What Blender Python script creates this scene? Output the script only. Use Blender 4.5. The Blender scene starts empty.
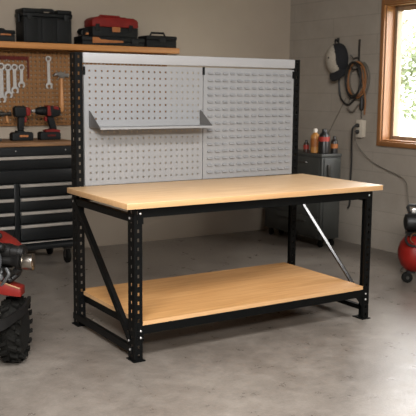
import bpy, bmesh, math, random
from mathutils import Vector, Matrix

random.seed(7)
PI = math.pi
SC = bpy.context.scene
COL = SC.collection

# ------------------------------------------------------------------ camera
CAM = Vector((-1.884, -3.788, 1.476))
YAW, PITCH, ROLL, FPX = .561, .1433, .0084, 808.0
Fw = Vector((math.sin(YAW) * math.cos(PITCH), math.cos(YAW) * math.cos(PITCH), -math.sin(PITCH)))
Rt = Vector((math.cos(YAW), -math.sin(YAW), 0))
Up = Rt.cross(Fw)
R2 = Rt * math.cos(ROLL) + Up * math.sin(ROLL)
U2 = -Rt * math.sin(ROLL) + Up * math.cos(ROLL)
cd = bpy.data.cameras.new('camera')
cam = bpy.data.objects.new('camera', cd)
COL.objects.link(cam)
m3 = Matrix((R2, U2, -Fw)).transposed()
cam.matrix_world = Matrix.Translation(CAM) @ m3.to_4x4()
cd.sensor_width = 36.0
cd.lens = FPX / 416.0 * 36.0
cd.clip_end = 300
cd.dof.use_dof = True
cd.dof.focus_distance = 4.7
cd.dof.aperture_fstop = 5.0
SC.camera = cam

# ------------------------------------------------------------------ world, lights, exposure
w = bpy.data.worlds.new('sky')
SC.world = w
w.use_nodes = True
bgn = w.node_tree.nodes['Background']
bgn.inputs[0].default_value = (1.0, .98, .96, 1)
bgn.inputs[1].default_value = 13.0

SC.view_settings.view_transform = 'Standard'
SC.view_settings.look = 'None'
SC.view_settings.exposure = 0.0
SC.view_settings.gamma = 1.0
SC.view_settings.use_curve_mapping = False


def area_light(name, loc, target, sx, sy, power, color=(1, 1, 1), portal=False):
    d = bpy.data.lights.new(name, 'AREA')
    d.shape = 'RECTANGLE'
    d.size, d.size_y, d.energy, d.color = sx, sy, power, color
    if portal:
        d.cycles.is_portal = True
    o = bpy.data.objects.new(name, d)
    COL.objects.link(o)
    o.location = loc
    o.rotation_euler = (Vector(target) - Vector(loc)).to_track_quat('-Z', 'Y').to_euler()
    return o


# room: x -3.6..3.52, y -5.6..3.2, z 0..3
XW, YW = 3.52, 3.2
area_light('window_daylight_portal', (XW + .16, 1.16, 1.65), (0, 1.16, 1.65), 1.2, 1.24, 1, portal=True)
# ceiling lamp; left and rear lights are added fill with no seen source
area_light('ceiling_lamp_light', (.6, -2.0, 2.93), (.6, -2.0, 0), 1.8, .9, 90, (1, .985, .99))
area_light('left_fill_light', (-1.9, -2.0, 2.93), (-1.9, -2.0, 0), 1.4, .9, 165, (1, .985, .99))
area_light('rear_fill_light', (-1.9, -4.6, 2.72), (1.0, 1.5, 1.1), 1.6, .5, 310, (1, .985, .96))

# ------------------------------------------------------------------ materials
def lin(h):
    h = h.lstrip('#')
    out = []
    for i in (0, 2, 4):
        c = int(h[i:i + 2], 16) / 255
        out.append(c / 12.92 if c <= .04045 else ((c + .055) / 1.055) ** 2.4)
    return (*out, 1)


def base(name):
    m = bpy.data.materials.new(name)
    m.use_nodes = True
    nt = m.node_tree
    return m, nt, nt.nodes['Principled BSDF']


def add(nt, t, **kw):
    n = nt.nodes.new(t)
    for k, v in kw.items():
        if k in n.inputs:
            n.inputs[k].default_value = v
        else:
            setattr(n, k, v)
    return n


def ramp(nt, fac, stops):
    r = nt.nodes.new('ShaderNodeValToRGB')
    e = r.color_ramp.elements
    while len(e) < len(stops):
        e.new(.5)
    for i, (p, c) in enumerate(stops):
        e[i].position = p
        e[i].color = lin(c) if isinstance(c, str) else c
    nt.links.new(fac, r.inputs[0])
    return r.outputs[0]


def plain(name, col, rough=.5, metal=0., var=.12, scale=14., bump=.0, bscale=120., spec=None):
    """painted / plastic / metal surface with a little procedural mottling"""
    m, nt, b = base(name)
    tc = add(nt, 'ShaderNodeTexCoord')
    n = add(nt, 'ShaderNodeTexNoise', Scale=scale, Detail=4.)
    nt.links.new(tc.outputs['Object'], n.inputs['Vector'])
    c = lin(col)
    lo = tuple(x * (1 - var) for x in c[:3]) + (1,)
    hi = tuple(min(1, x * (1 + var)) for x in c[:3]) + (1,)
    nt.links.new(ramp(nt, n.outputs[0], [(.3, lo), (.7, hi)]), b.inputs['Base Color'])
    b.inputs['Roughness'].default_value = rough
    b.inputs['Metallic'].default_value = metal
    if spec is not None:
        b.inputs['Specular IOR Level'].default_value = spec
    if bump:
        n2 = add(nt, 'ShaderNodeTexNoise', Scale=bscale, Detail=3.)
        nt.links.new(tc.outputs['Object'], n2.inputs['Vector'])
        bp = add(nt, 'ShaderNodeBump', Strength=bump, Distance=.01)
        nt.links.new(n2.outputs[0], bp.inputs['Height'])
        nt.links.new(bp.outputs[0], b.inputs['Normal'])
    return m


def wood(name, stops, axis='X', rough=.42, scale=3., bump=.05):
    m, nt, b = base(name)
    tc = add(nt, 'ShaderNodeTexCoord')
    mp = add(nt, 'ShaderNodeMapping')
    s = {'X': (.55, 11, 11), 'Y': (11, .55, 11), 'Z': (11, 11, .55)}[axis]
    mp.inputs['Scale'].default_value = s
    nt.links.new(tc.outputs['Object'], mp.inputs['Vector'])
    n = add(nt, 'ShaderNodeTexNoise', Scale=scale, Detail=8., Roughness=.65, Distortion=.35)
    nt.links.new(mp.outputs[0], n.inputs['Vector'])
    nt.links.new(ramp(nt, n.outputs[0], stops), b.inputs['Base Color'])
    b.inputs['Roughness'].default_value = rough
    if bump:
        bp = add(nt, 'ShaderNodeBump', Strength=bump, Distance=.005)
        nt.links.new(n.outputs[0], bp.inputs['Height'])
        nt.links.new(bp.outputs[0], b.inputs['Normal'])
    return m


def floor_mat():
    m, nt, b = base('polished_concrete')
    tc = add(nt, 'ShaderNodeTexCoord')
    n1 = add(nt, 'ShaderNodeTexNoise', Scale=.9, Detail=7., Roughness=.62, Distortion=.6)
    n2 = add(nt, 'ShaderNodeTexNoise', Scale=7., Detail=10., Roughness=.75)
    n3 = add(nt, 'ShaderNodeTexNoise', Scale=60., Detail=4., Roughness=.7)
    for n in (n1, n2, n3):
        nt.links.new(tc.outputs['Object'], n.inputs['Vector'])
    c1 = ramp(nt, n1.outputs[0], [(.30, '#857e77'), (.5, '#a09a94'), (.72, '#b3aea8')])
    c2 = ramp(nt, n2.outputs[0], [(.3, '#8d857c'), (.55, '#c2bcb4'), (.75, '#dcd8d2')])
    c3 = ramp(nt, n3.outputs[0], [(.25, '#b4aea6'), (.6, '#e6e3df')])
    mx = add(nt, 'ShaderNodeMixRGB', blend_type='MULTIPLY')
    mx.inputs[0].default_value = .75
    nt.links.new(c1, mx.inputs[1]); nt.links.new(c2, mx.inputs[2])
    mx2 = add(nt, 'ShaderNodeMixRGB', blend_type='MULTIPLY')
    mx2.inputs[0].default_value = .5
    nt.links.new(mx.outputs[0], mx2.inputs[1]); nt.links.new(c3, mx2.inputs[2])
    # control joint cut and worn streaks
    wv = add(nt, 'ShaderNodeTexNoise', Scale=2.2, Detail=6., Distortion=2.2)
    mp = add(nt, 'ShaderNodeMapping'); mp.inputs['Scale'].default_value = (.5, 1.6, 1)
    nt.links.new(tc.outputs['Object'], mp.inputs['Vector']); nt.links.new(mp.outputs[0], wv.inputs['Vector'])
    vn = ramp(nt, wv.outputs[0], [(.485, (1, 1, 1, 1)), (.5, (.90, .89, .88, 1)), (.515, (1, 1, 1, 1))])
    mx3 = add(nt, 'ShaderNodeMixRGB', blend_type='MULTIPLY'); mx3.inputs[0].default_value = .15
    nt.links.new(mx2.outputs[0], mx3.inputs[1]); nt.links.new(vn, mx3.inputs[2])
    nt.links.new(mx3.outputs[0], b.inputs['Base Color'])
    rr = ramp(nt, n2.outputs[0], [(.3, (.24,) * 3 + (1,)), (.7, (.40,) * 3 + (1,))])
    nt.links.new(rr, b.inputs['Roughness'])
    bp = add(nt, 'ShaderNodeBump', Strength=.12, Distance=.01)
    nt.links.new(n3.outputs[0], bp.inputs['Height'])
    nt.links.new(bp.outputs[0], b.inputs['Normal'])
    return m


def block_mat(name, axis, paint, mortar_k=.8, mortar=.004):
    """painted concrete block: courses in world height (object origin is at z=0)"""
    m, nt, b = base(name)
    tc = add(nt, 'ShaderNodeTexCoord')
    sp = add(nt, 'ShaderNodeSeparateXYZ'); cb = add(nt, 'ShaderNodeCombineXYZ')
    nt.links.new(tc.outputs['Object'], sp.inputs[0])
    nt.links.new(sp.outputs['XY'.index(axis)], cb.inputs[0])
    nt.links.new(sp.outputs[2], cb.inputs[1])
    br = add(nt, 'ShaderNodeTexBrick', Scale=1.)
    br.inputs['Brick Width'].default_value = 1.25
    br.inputs['Row Height'].default_value = .1835
    br.inputs['Mortar Size'].default_value = mortar
    br.inputs['Mortar Smooth'].default_value = .3
    c = lin(paint)
    br.inputs['Color1'].default_value = c
    br.inputs['Color2'].default_value = tuple(x * .96 for x in c[:3]) + (1,)
    br.inputs['Mortar'].default_value = tuple(x * mortar_k for x in c[:3]) + (1,)
    nt.links.new(cb.outputs[0], br.inputs['Vector'])
    n = add(nt, 'ShaderNodeTexNoise', Scale=3., Detail=7., Roughness=.65)
    nt.links.new(tc.outputs['Object'], n.inputs['Vector'])
    mx = add(nt, 'ShaderNodeMixRGB', blend_type='MULTIPLY'); mx.inputs[0].default_value = 1.
    nt.links.new(br.outputs[0], mx.inputs[1])
    nt.links.new(ramp(nt, n.outputs[0], [(.3, (.84, .83, .82, 1)), (.65, (1, 1, 1, 1))]), mx.inputs[2])
    nt.links.new(mx.outputs[0], b.inputs['Base Color'])
    b.inputs['Roughness'].default_value = .75
    n2 = add(nt, 'ShaderNodeTexNoise', Scale=45., Detail=5.)
    nt.links.new(tc.outputs['Object'], n2.inputs['Vector'])
    mm = add(nt, 'ShaderNodeMath', operation='MULTIPLY_ADD')
    mm.inputs[1].default_value = -1.2
    nt.links.new(br.outputs['Fac'], mm.inputs[0]); nt.links.new(n2.outputs[0], mm.inputs[2])
    bp = add(nt, 'ShaderNodeBump', Strength=.35, Distance=.006)
    nt.links.new(mm.outputs[0], bp.inputs['Height'])
    nt.links.new(bp.outputs[0], b.inputs['Normal'])
    return m


def glass_mat():
    m, nt, b = base('window_glass')
    nt.nodes.remove(b)
    out = nt.nodes['Material Output']
    tr = add(nt, 'ShaderNodeBsdfTransparent'); gl = add(nt, 'ShaderNodeBsdfGlossy', Roughness=.02)
    mx = add(nt, 'ShaderNodeMixShader')
    mx.inputs[0].default_value = .06
    nt.links.new(tr.outputs[0], mx.inputs[1]); nt.links.new(gl.outputs[0], mx.inputs[2])
    nt.links.new(mx.outputs[0], out.inputs[0])
    return m


def leaf_mat(name, a, b_):
    m, nt, b = base(name)
    tc = add(nt, 'ShaderNodeTexCoord')
    n = add(nt, 'ShaderNodeTexNoise', Scale=1.6, Detail=4.)
    nt.links.new(tc.outputs['Object'], n.inputs['Vector'])
    nt.links.new(ramp(nt, n.outputs[0], [(.3, a), (.7, b_)]), b.inputs['Base Color'])
    b.inputs['Roughness'].default_value = .6
    return m


def emit_mat(name, col, s):
    m, nt, b = base(name)
    b.inputs['Emission Color'].default_value = lin(col)
    b.inputs['Emission Strength'].default_value = s
    return m


M = {}
M['floor'] = floor_mat()
M['wall_paint'] = plain('painted_wall', '#9c8f7f', .8, var=.06, scale=1.6, bump=.08, bscale=90)
M['wall_lower'] = block_mat('painted_block_back', 'X', '#948777')
M['block'] = block_mat('painted_block', 'Y', '#968d81')
M['dark_paint'] = plain('dark_wall_paint', '#574f47', .8, var=.06, scale=2)
M['ceiling'] = plain('ceiling_paint', '#6a6259', .9, var=.04)
M['top'] = wood('maple_laminate', [(.3, '#c69f72'), (.5, '#d5b084'), (.7, '#e0c097')], 'X', .42, 5.5, .02)
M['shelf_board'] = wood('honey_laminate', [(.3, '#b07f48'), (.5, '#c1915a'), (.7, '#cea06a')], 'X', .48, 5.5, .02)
M['top_edge'] = wood('maple_edge_band', [(.25, '#b98f62'), (.5, '#c59b6d'), (.75, '#cda678')], 'X', .45, 3.2, .02)
M['black_steel'] = plain('black_powder_coat', '#070808', .5, .0, spec=.15, var=.15, scale=30, bump=.03, bscale=300)
M['gloss_black'] = plain('gloss_black_coat', '#0b0b0c', .22, .0, spec=.9, var=.15, scale=30)
M['grey_steel'] = plain('grey_powder_coat', '#888888', .5, .0, var=.02, scale=4)
M['white_steel'] = plain('pale_sheet_steel', '#9a9999', .42, .0, var=.02, scale=6)
M['shaded_steel'] = plain('shaded_sheet_steel', '#625f5c', .4, .35, var=.05, scale=8)  # shelf end brackets: shade of their unlit side put into the colour
M['chrome'] = plain('chrome', '#c9c6c2', .22, 1., var=.05)
M['muffler'] = plain('brushed_muffler', '#a8a299', .3, 1., var=.15, scale=25)
M['zinc'] = plain('zinc_bolt', '#d0cecb', .35, .7, var=.05)
M['tool_steel'] = plain('tool_steel', '#bdbab6', .36, .55, var=.10, scale=40)
M['dark_steel'] = plain('dark_steel', '#4a4844', .4, .7, var=.2, scale=40)
M['hammer_steel'] = plain('hammer_steel', '#77736e', .4, .6, var=.15, scale=30)
M['chest'] = plain('chest_enamel', '#101213', .42, .0, spec=.3, var=.12, scale=9)
M['chest_rail'] = plain('aluminium_pull', '#a9a299', .4, .3, var=.08)
M['rubber'] = plain('black_rubber', '#0f0e0b', .85, spec=.2, var=.25, scale=30, bump=.2)
M['bench_wood'] = wood('worn_brown_worktop', [(.2, '#4a3422'), (.5, '#7a5736'), (.75, '#93704a')], 'X', .55, 5., .1)
M['shelf_wood'] = wood('pine_shelf', [(.2, '#95612f'), (.5, '#b1763c'), (.8, '#c2884b')], 'X', .5, 3., .05)
M['pegboard'] = plain('brown_hardboard', '#7b5530', .75, spec=.3, var=.1, scale=5, bump=.05)
M['plastic'] = plain('black_plastic', '#0f1010', .6, spec=.22, var=.15, scale=20, bump=.08)
M['plastic_grey'] = plain('charcoal_plastic', '#191a1a', .6, spec=.25, var=.15, scale=20)
M['plastic_red'] = plain('red_plastic', '#70150f', .55, spec=.25, var=.18, scale=12)
M['red_enamel'] = plain('red_enamel', '#6e1812', .5, spec=.3, var=.22, scale=9)
M['guard_black'] = plain('matt_black_guard', '#0e0d0c', .6, spec=.25, var=.2)
M['red_tank'] = plain('red_tank_enamel', '#7a140d', .5, spec=.3, var=.1, scale=9)
M['worn_edge'] = plain('worn_orange_primer', '#83603c', .6, var=.3, scale=30)
M['dull_copper'] = plain('dull_copper', '#5b4028', .5, .3, var=.2)
M['orange'] = plain('orange_label', '#955826', .55, var=.15, scale=30)
M['hickory'] = wood('hickory_handle', [(.2, '#9a6538'), (.5, '#b57d49'), (.8, '#c8935c')], 'Z', .5, 4., .05)
M['dark_red'] = plain('dark_red_paint', '#4c120b', .6, spec=.2, var=.2)
M['cast'] = plain('grey_cast_metal', '#4d4e4e', .42, .25, var=.3, scale=22, bump=.15)
M['engine_black'] = plain('engine_black', '#121110', .45, .0, spec=.35, var=.3, scale=25, bump=.1)
M['trim_wood'] = wood('stained_window_wood', [(.2, '#6f4728'), (.5, '#875a34'), (.8, '#9a6c43')], 'Z', .4, 3., .05)
M['trim_wood_y'] = wood('stained_window_wood_level', [(.2, '#6f4728'), (.5, '#875a34'), (.8, '#9a6c43')], 'Y', .4, 3., .05)
M['sash'] = wood('weathered_sash_wood', [(.2, '#76614c'), (.5, '#8d765e'), (.8, '#a38c72')], 'Z', .5, 3., .05)
M['glass'] = glass_mat()
M['cabinet'] = plain('grey_green_cabinet', '#3a3b38', .5, var=.15, scale=7)
M['cap_black'] = plain('black_cotton', '#17171a', .9, var=.2, scale=60, bump=.2)
M['cap_grey'] = plain('pale_grey_cotton', '#a09789', .9, var=.12, scale=60, bump=.2)
M['hose_orange'] = plain('orange_hose', '#83552e', .55, var=.15)
M['hose_grey'] = plain('grey_hose', '#5d564c', .55, var=.1)
M['hose_black'] = plain('black_cord', '#1a1917', .55, var=.1)
M['ivory'] = plain('ivory_plastic', '#bdb3a3', .5, var=.04)
M['bottle_tan'] = plain('tan_bottle', '#b0793a', .45, var=.12)
M['bottle_black'] = plain('black_bottle', '#1c1b1a', .35, var=.12)
M['bottle_brown'] = plain('brown_bottle', '#33231a', .4, var=.12)
M['label_red'] = plain('red_label', '#93291c', .55, var=.2)
M['cap_white'] = plain('white_cap', '#cfc8bc', .5, var=.03)
M['leaf_a'] = leaf_mat('pale_leaves', '#5c6849', '#7f8a66')
M['leaf_b'] = leaf_mat('mid_leaves', '#566347', '#76825f')
M['bark'] = plain('bark', '#5f5142', .9, var=.3, scale=8, bump=.4, bscale=12)
M['grass'] = leaf_mat('lawn', '#7c8465', '#8f9676')
M['diffuser'] = emit_mat('lamp_diffuser', '#fff0dc', 1.2)

# ------------------------------------------------------------------ mesh helpers
OFF = {}


class MB:
    def __init__(self):
        self.v, self.f, self.mi, self.cur = [], [], [], 0

    def q(self, pts, faces):
        n = len(self.v)
        self.v += [Vector(p) for p in pts]
        for f in faces:
            self.f.append([n + i for i in f]); self.mi.append(self.cur)
        return self

    def box(self, x0, x1, y0, y1, z0, z1):
        p = [(x, y, z) for z in (z0, z1) for y in (y0, y1) for x in (x0, x1)]
        return self.q(p, [(0, 2, 3, 1), (4, 5, 7, 6), (0, 1, 5, 4), (2, 6, 7, 3), (0, 4, 6, 2), (1, 3, 7, 5)])

    def bar(self, p0, p1, wdt, hgt, up=(0, 0, 1)):
        """rectangular bar from p0 to p1; wdt across, hgt along up"""
        p0, p1 = Vector(p0), Vector(p1)
        d = (p1 - p0).normalized(); s = d.cross(Vector(up)).normalized(); u = s.cross(d)
        P = [p + s * a * wdt / 2 + u * b * hgt / 2 for p in (p0, p1) for a, b in ((-1, -1), (1, -1), (1, 1), (-1, 1))]
        return self.q(P, [(0, 1, 2, 3), (7, 6, 5, 4), (0, 4, 5, 1), (1, 5, 6, 2), (2, 6, 7, 3), (3, 7, 4, 0)])

    def lathe(self, p0, p1, prof, n=20):
        """prof: (t along p0->p1 in metres, radius) list; end radii 0 close to a point, else capped"""
        p0, p1 = Vector(p0), Vector(p1)
        d = (p1 - p0).normalized()
        a = Vector((0, 0, 1)) if abs(d.z) < .9 else Vector((1, 0, 0))
        s = d.cross(a).normalized(); u = s.cross(d)
        P = []
        for t, r in prof:
            for k in range(n):
                g = 2 * PI * k / n
                P.append(p0 + d * t + (s * math.cos(g) + u * math.sin(g)) * max(r, 1e-4))
        F = []
        for i in range(len(prof) - 1):
            for k in range(n):
                k2 = (k + 1) % n
                F.append((i * n + k, i * n + k2, (i + 1) * n + k2, (i + 1) * n + k))
        F.append(tuple(range(n))[::-1]); F.append(tuple((len(prof) - 1) * n + k for k in range(n)))
        return self.q(P, F)

    def cyl(self, p0, p1, r0, r1=None, n=20):
        L = (Vector(p1) - Vector(p0)).length
        return self.lathe(p0, p1, [(0, r0), (L, r0 if r1 is None else r1)], n)

    def tube(self, pts, r, n=8, closed=False):
        pts = [Vector(p) for p in pts]
        N = len(pts); P = []
        rr = r if isinstance(r, (list, tuple)) else [r] * N
        prev = None
        for i, p in enumerate(pts):
            a = pts[(i - 1) % N] if (closed or i > 0) else p
            b = pts[(i + 1) % N] if (closed or i < N - 1) else p
            d = (b - a).normalized()
            if prev is None:
                h = Vector((0, 0, 1)) if abs(d.z) < .9 else Vector((1, 0, 0))
                s = d.cross(h).normalized()
            else:
                s = (prev - d * prev.dot(d)).normalized()
            prev = s; u = d.cross(s)
            for k in range(n):
                g = 2 * PI * k / n
                P.append(p + (s * math.cos(g) + u * math.sin(g)) * rr[i])
        F = []
        for i in range(N if closed else N - 1):
            j = (i + 1) % N
            for k in range(n):
                k2 = (k + 1) % n
                F.append((i * n + k, i * n + k2, j * n + k2, j * n + k))
        if not closed:
            F.append(tuple(range(n))[::-1]); F.append(tuple((N - 1) * n + k for k in range(n)))
        return self.q(P, F)

    def prism(self, poly, org, ux, uy, depth):
        """poly in (a,b) on axes ux,uy at org, extruded by the vector depth"""
        org, ux, uy, dp = Vector(org), Vector(ux), Vector(uy), Vector(depth)
        P = [org + ux * a + uy * b for a, b in poly]; n = len(P)
        return self.q(P + [p + dp for p in P],
                      [tuple(range(n)), tuple(range(2 * n - 1, n - 1, -1))] + [(k, n + k, n + (k + 1) % n, (k + 1) % n) for k in range(n)])

    def ring_prism(self, outer, inner, org, ux, uy, depth, closed=True):
        """band between two matching outlines, extruded"""
        org, ux, uy, dp = Vector(org), Vector(ux), Vector(uy), Vector(depth)
        n = len(outer)
        A = [org + ux * a + uy * b for a, b in outer]; B = [org + ux * a + uy * b for a, b in inner]
        P = A + B + [p + dp for p in A] + [p + dp for p in B]
        F = []
        for k in range(n if closed else n - 1):
            j = (k + 1) % n
            F += [(k, j, n + j, n + k), (2 * n + j, 2 * n + k, 3 * n + k, 3 * n + j), (j, k, 2 * n + k, 2 * n + j), (n + k, n + j, 3 * n + j, 3 * n + k)]
        if not closed:
            for k in (0, n - 1):
                F.append((k, n + k, 3 * n + k, 2 * n + k))
        return self.q(P, F)

    def perf(self, org, ux, uy, dp, W, H, nx, ny, hw, hh, octo=False, round_=False):
        """sheet W x H (directions ux, uy), thickness vector dp, with a grid of nx x ny through holes"""
        org, ux, uy, dp = Vector(org), Vector(ux), Vector(uy), Vector(dp)
        cw, ch = W / nx, H / ny
        for i in range(nx):
            for j in range(ny):
                cx, cy = (i + .5) * cw, (j + .5) * ch
                if octo:
                    o = [(-1, -1), (0, -1), (1, -1), (1, 0), (1, 1), (0, 1), (-1, 1), (-1, 0)]
                    out = [(cx + a * cw / 2, cy + b * ch / 2) for a, b in o]
                    inn = [(cx + hw * math.cos(math.atan2(b, a)), cy + hh * math.sin(math.atan2(b, a))) for a, b in o]
                else:
                    o = [(-1, -1), (1, -1), (1, 1), (-1, 1)]
                    out = [(cx + a * cw / 2, cy + b * ch / 2) for a, b in o]
                    inn = [(cx + a * hw, cy + b * hh) for a, b in o]
                n = len(o)
                A = [org + ux * a + uy * b for a, b in out]; B = [org + ux * a + uy * b for a, b in inn]
                F = []
                for k in range(n):
                    l = (k + 1) % n
                    F += [(k, l, n + l, n + k), (2 * n + l, 2 * n + k, 3 * n + k, 3 * n + l), (n + k, n + l, 3 * n + l, 3 * n + k)]
                self.q(A + B + [p + dp for p in A] + [p + dp for p in B], F)
        # outer rim
        c = [org, org + ux * W, org + ux * W + uy * H, org + uy * H]
        self.q(c + [p + dp for p in c], [(k, (k + 1) % 4, 4 + (k + 1) % 4, 4 + k) for k in range(4)])
        return self

    def ell(self, c, rx, ry, rz, nu=20, nv=12, v0=-PI / 2, v1=PI / 2, rot=None):
        c = Vector(c); P = []
        for j in range(nv + 1):
            v = v0 + (v1 - v0) * j / nv
            for i in range(nu):
                g = 2 * PI * i / nu
                p = Vector((rx * math.cos(v) * math.cos(g), ry * math.cos(v) * math.sin(g), rz * math.sin(v)))
                if rot: p = rot @ p
                P.append(c + p)
        F = [(j * nu + i, j * nu + (i + 1) % nu, (j + 1) * nu + (i + 1) % nu, (j + 1) * nu + i) for j in range(nv) for i in range(nu)]
        F += [tuple(range(nu))[::-1], tuple(nv * nu + i for i in range(nu))]
        return self.q(P, F)

    def build(self, name, mat, parent=None, bevel=0., seg=2, smooth=True, origin=None, local=False):
        off = Vector(origin) if origin is not None else Vector((0, 0, 0))
        if parent is not None:
            off = Vector((0, 0, 0)) if local else OFF.get(parent.name, Vector((0, 0, 0)))
        me = bpy.data.meshes.new(name)
        me.from_pydata([tuple(p - off) for p in self.v], [], self.f)
        mats = mat if isinstance(mat, (list, tuple)) else [mat]
        for k in mats:
            me.materials.append(M[k])
        for p, i in zip(me.polygons, self.mi):
            p.material_index = i
        bm = bmesh.new(); bm.from_mesh(me)
        bmesh.ops.remove_doubles(bm, verts=bm.verts, dist=2e-5)
        bmesh.ops.recalc_face_normals(bm, faces=bm.faces)
        if bevel:
            es = [e for e in bm.edges if len(e.link_faces) == 2 and e.calc_face_angle(0) > .6]
            bmesh.ops.bevel(bm, geom=es, offset=bevel, segments=seg, profile=.5, affect='EDGES', clamp_overlap=True)
        bm.to_mesh(me); bm.free()
        if smooth:
            me.polygons.foreach_set('use_smooth', [True] * len(me.polygons))
            me.set_sharp_from_angle(angle=math.radians(38))
        o = bpy.data.objects.new(name, me)
        COL.objects.link(o)
        if parent is not None:
            o.parent = parent
            OFF[o.name] = off
        else:
            o.location = off
            OFF[o.name] = off
        return o


def tag(o, label=None, cat=None, group=None, kind=None):
    if label: o['label'] = label
    if cat: o['category'] = cat
    if group: o['group'] = group
    if kind: o['kind'] = kind
    return o


def thing(name, loc, label, cat, group=None, rz=0.):
    o = bpy.data.objects.new(name, None)
    COL.objects.link(o)
    o.empty_display_size = .1
    o.location = loc
    o.rotation_euler = (0, 0, rz)
    OFF[o.name] = Vector(loc)
    return tag(o, label, cat, group)


def bx(*a):
    return MB().box(*a)


def copy_tree(o, parent=None):
    c = o.copy(); COL.objects.link(c)
    OFF[c.name] = OFF.get(o.name, Vector((0, 0, 0)))
    if parent is not None: c.parent = parent
    for ch in [x for x in COL.objects if x.parent == o]:
        copy_tree(ch, c)
    return c


def circ(n, r, cx=0., cy=0., a0=0., a1=2 * PI, closed=True):
    m = n if closed else n - 1
    return [(cx + r * math.cos(a0 + (a1 - a0) * k / m), cy + r * math.sin(a0 + (a1 - a0) * k / m)) for k in range(n)]


def smoothpts(pts, n=8):
    """Catmull-Rom through pts"""
    P = [Vector(p) for p in pts]; P = [P[0] * 2 - P[1]] + P + [P[-1] * 2 - P[-2]]
    out = []
    for i in range(1, len(P) - 2):
        a, b, c, d = P[i - 1:i + 3]
        for k in range(n):
            t = k / n
            out.append(.5 * (2 * b + (c - a) * t + (2 * a - 5 * b + 4 * c - d) * t * t + (3 * b - a - 3 * c + d) * t ** 3))
    out.append(P[-2])
    return out


def struct(o, label=None):
    return tag(o, label, kind='structure')


# ------------------------------------------------------------------ the room
X0, Y0, ZC = -3.6, -5.6, 3.0
# window opening in the right wall
WY0, WY1, WZ0, WZ1 = .55, 1.77, 1.03, 2.275
WT = .22
struct(bx(X0 - .2, XW + WT, Y0 - .2, YW + .2, -.12, 0).build('floor', 'floor', smooth=False))
struct(bx(X0 - .2, XW + WT, Y0 - .2, YW + .2, ZC, ZC + .12).build('ceiling', 'ceiling', smooth=False))
struct(bx(X0 - .2, XW + WT, YW, YW + .2, 0, ZC).build('wall_back', 'wall_paint', smooth=False))
struct(bx(X0 - .2, X0, Y0, YW, 0, ZC).build('wall_left', 'dark_paint', smooth=False))
struct(bx(X0, XW, Y0 - .2, Y0, 0, ZC).build('wall_front', 'dark_paint', smooth=False))
b = MB()
b.box(XW, XW + WT, Y0, WY0, 0, ZC).box(XW, XW + WT, WY1, YW, 0, ZC)
b.box(XW, XW + WT, WY0, WY1, 0, WZ0).box(XW, XW + WT, WY0, WY1, WZ1, ZC)
struct(b.build('wall_right', 'block', smooth=False))

# window: casing on the wall, deep wooden jamb, sash, glass
win = thing('window_1', (XW, (WY0 + WY1) / 2, WZ0), 'wood-cased window onto bright trees in the grey block wall', 'window')
win['kind'] = 'structure'
cw = .045
b = MB()
b.box(XW - .022, XW, WY1, WY1 + cw, WZ0 - cw, WZ1 + cw + .02)
b.box(XW - .022, XW, WY0 - cw, WY0, WZ0 - cw, WZ1 + cw + .02)
b.build('casing', 'trim_wood', win, bevel=.004)
b = MB()
b.box(XW - .03, XW, WY0, WY1, WZ1, WZ1 + cw + .025)
b.build('head_casing', 'trim_wood_y', win, bevel=.004)
b = MB()
b.box(XW - .03, XW, WY0, WY1, WZ0 - cw, WZ0)
b.build('apron', 'trim_wood_y', win, bevel=.004)
b = MB()
b.box(XW, XW + .12, WY1 - .012, WY1, WZ0, WZ1).box(XW, XW + .12, WY0, WY0 + .012, WZ0, WZ1)
b.build('jamb', 'trim_wood', win)
b = MB()
b.box(XW, XW + .12, WY0 + .012, WY1 - .012, WZ1 - .012, WZ1)
b.build('head_jamb', 'trim_wood_y', win)
b = MB(); b.box(XW, XW + .12, WY0 + .012, WY1 - .012, WZ0, WZ0 + .014)
b.build('sill', 'trim_wood_y', win)
b = MB()
sx0, sx1, sw = XW + .10, XW + .145, .034
b.box(sx0, sx1, WY1 - .012 - sw, WY1 - .012, WZ0 + .014, WZ1 - .012).box(sx0, sx1, WY0 + .012, WY0 + .012 + sw, WZ0 + .014, WZ1 - .012)
b.box(sx0, sx1, WY0 + .012 + sw, WY1 - .012 - sw, WZ0 + .014, WZ0 + .014 + .035).box(sx0, sx1, WY0 + .012 + sw, WY1 - .012 - sw, WZ1 - .012 - .045, WZ1 - .012)
sash = b.build('sash', 'sash', win, bevel=.004)
bx(XW + .118, XW + .124, WY0 + .04, WY1 - .04, WZ0 + .045, WZ1 - .05).build('pane', 'glass', sash)

# ceiling lamp panels above the frame; the left one houses the added fill light
for lx, hw, ll in ((.6, .92, 'wide white lamp panel on the ceiling in front of the workbench'), (-1.9, .72, 'shorter white fill-light panel added on the ceiling left of the workbench')):
    lamp = thing('ceiling_lamp', (lx, -2.0, 2.94), ll, 'lamp')
    bx(lx - hw, lx + hw, -2.47, -1.53, 2.95, 3.0).build('housing', 'white_steel', lamp, bevel=.005)

# ------------------------------------------------------------------ outdoors
struct(bx(XW + WT + .02, 70, -40, 60, -.3, -.2).build('ground', 'grass', smooth=False))


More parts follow.
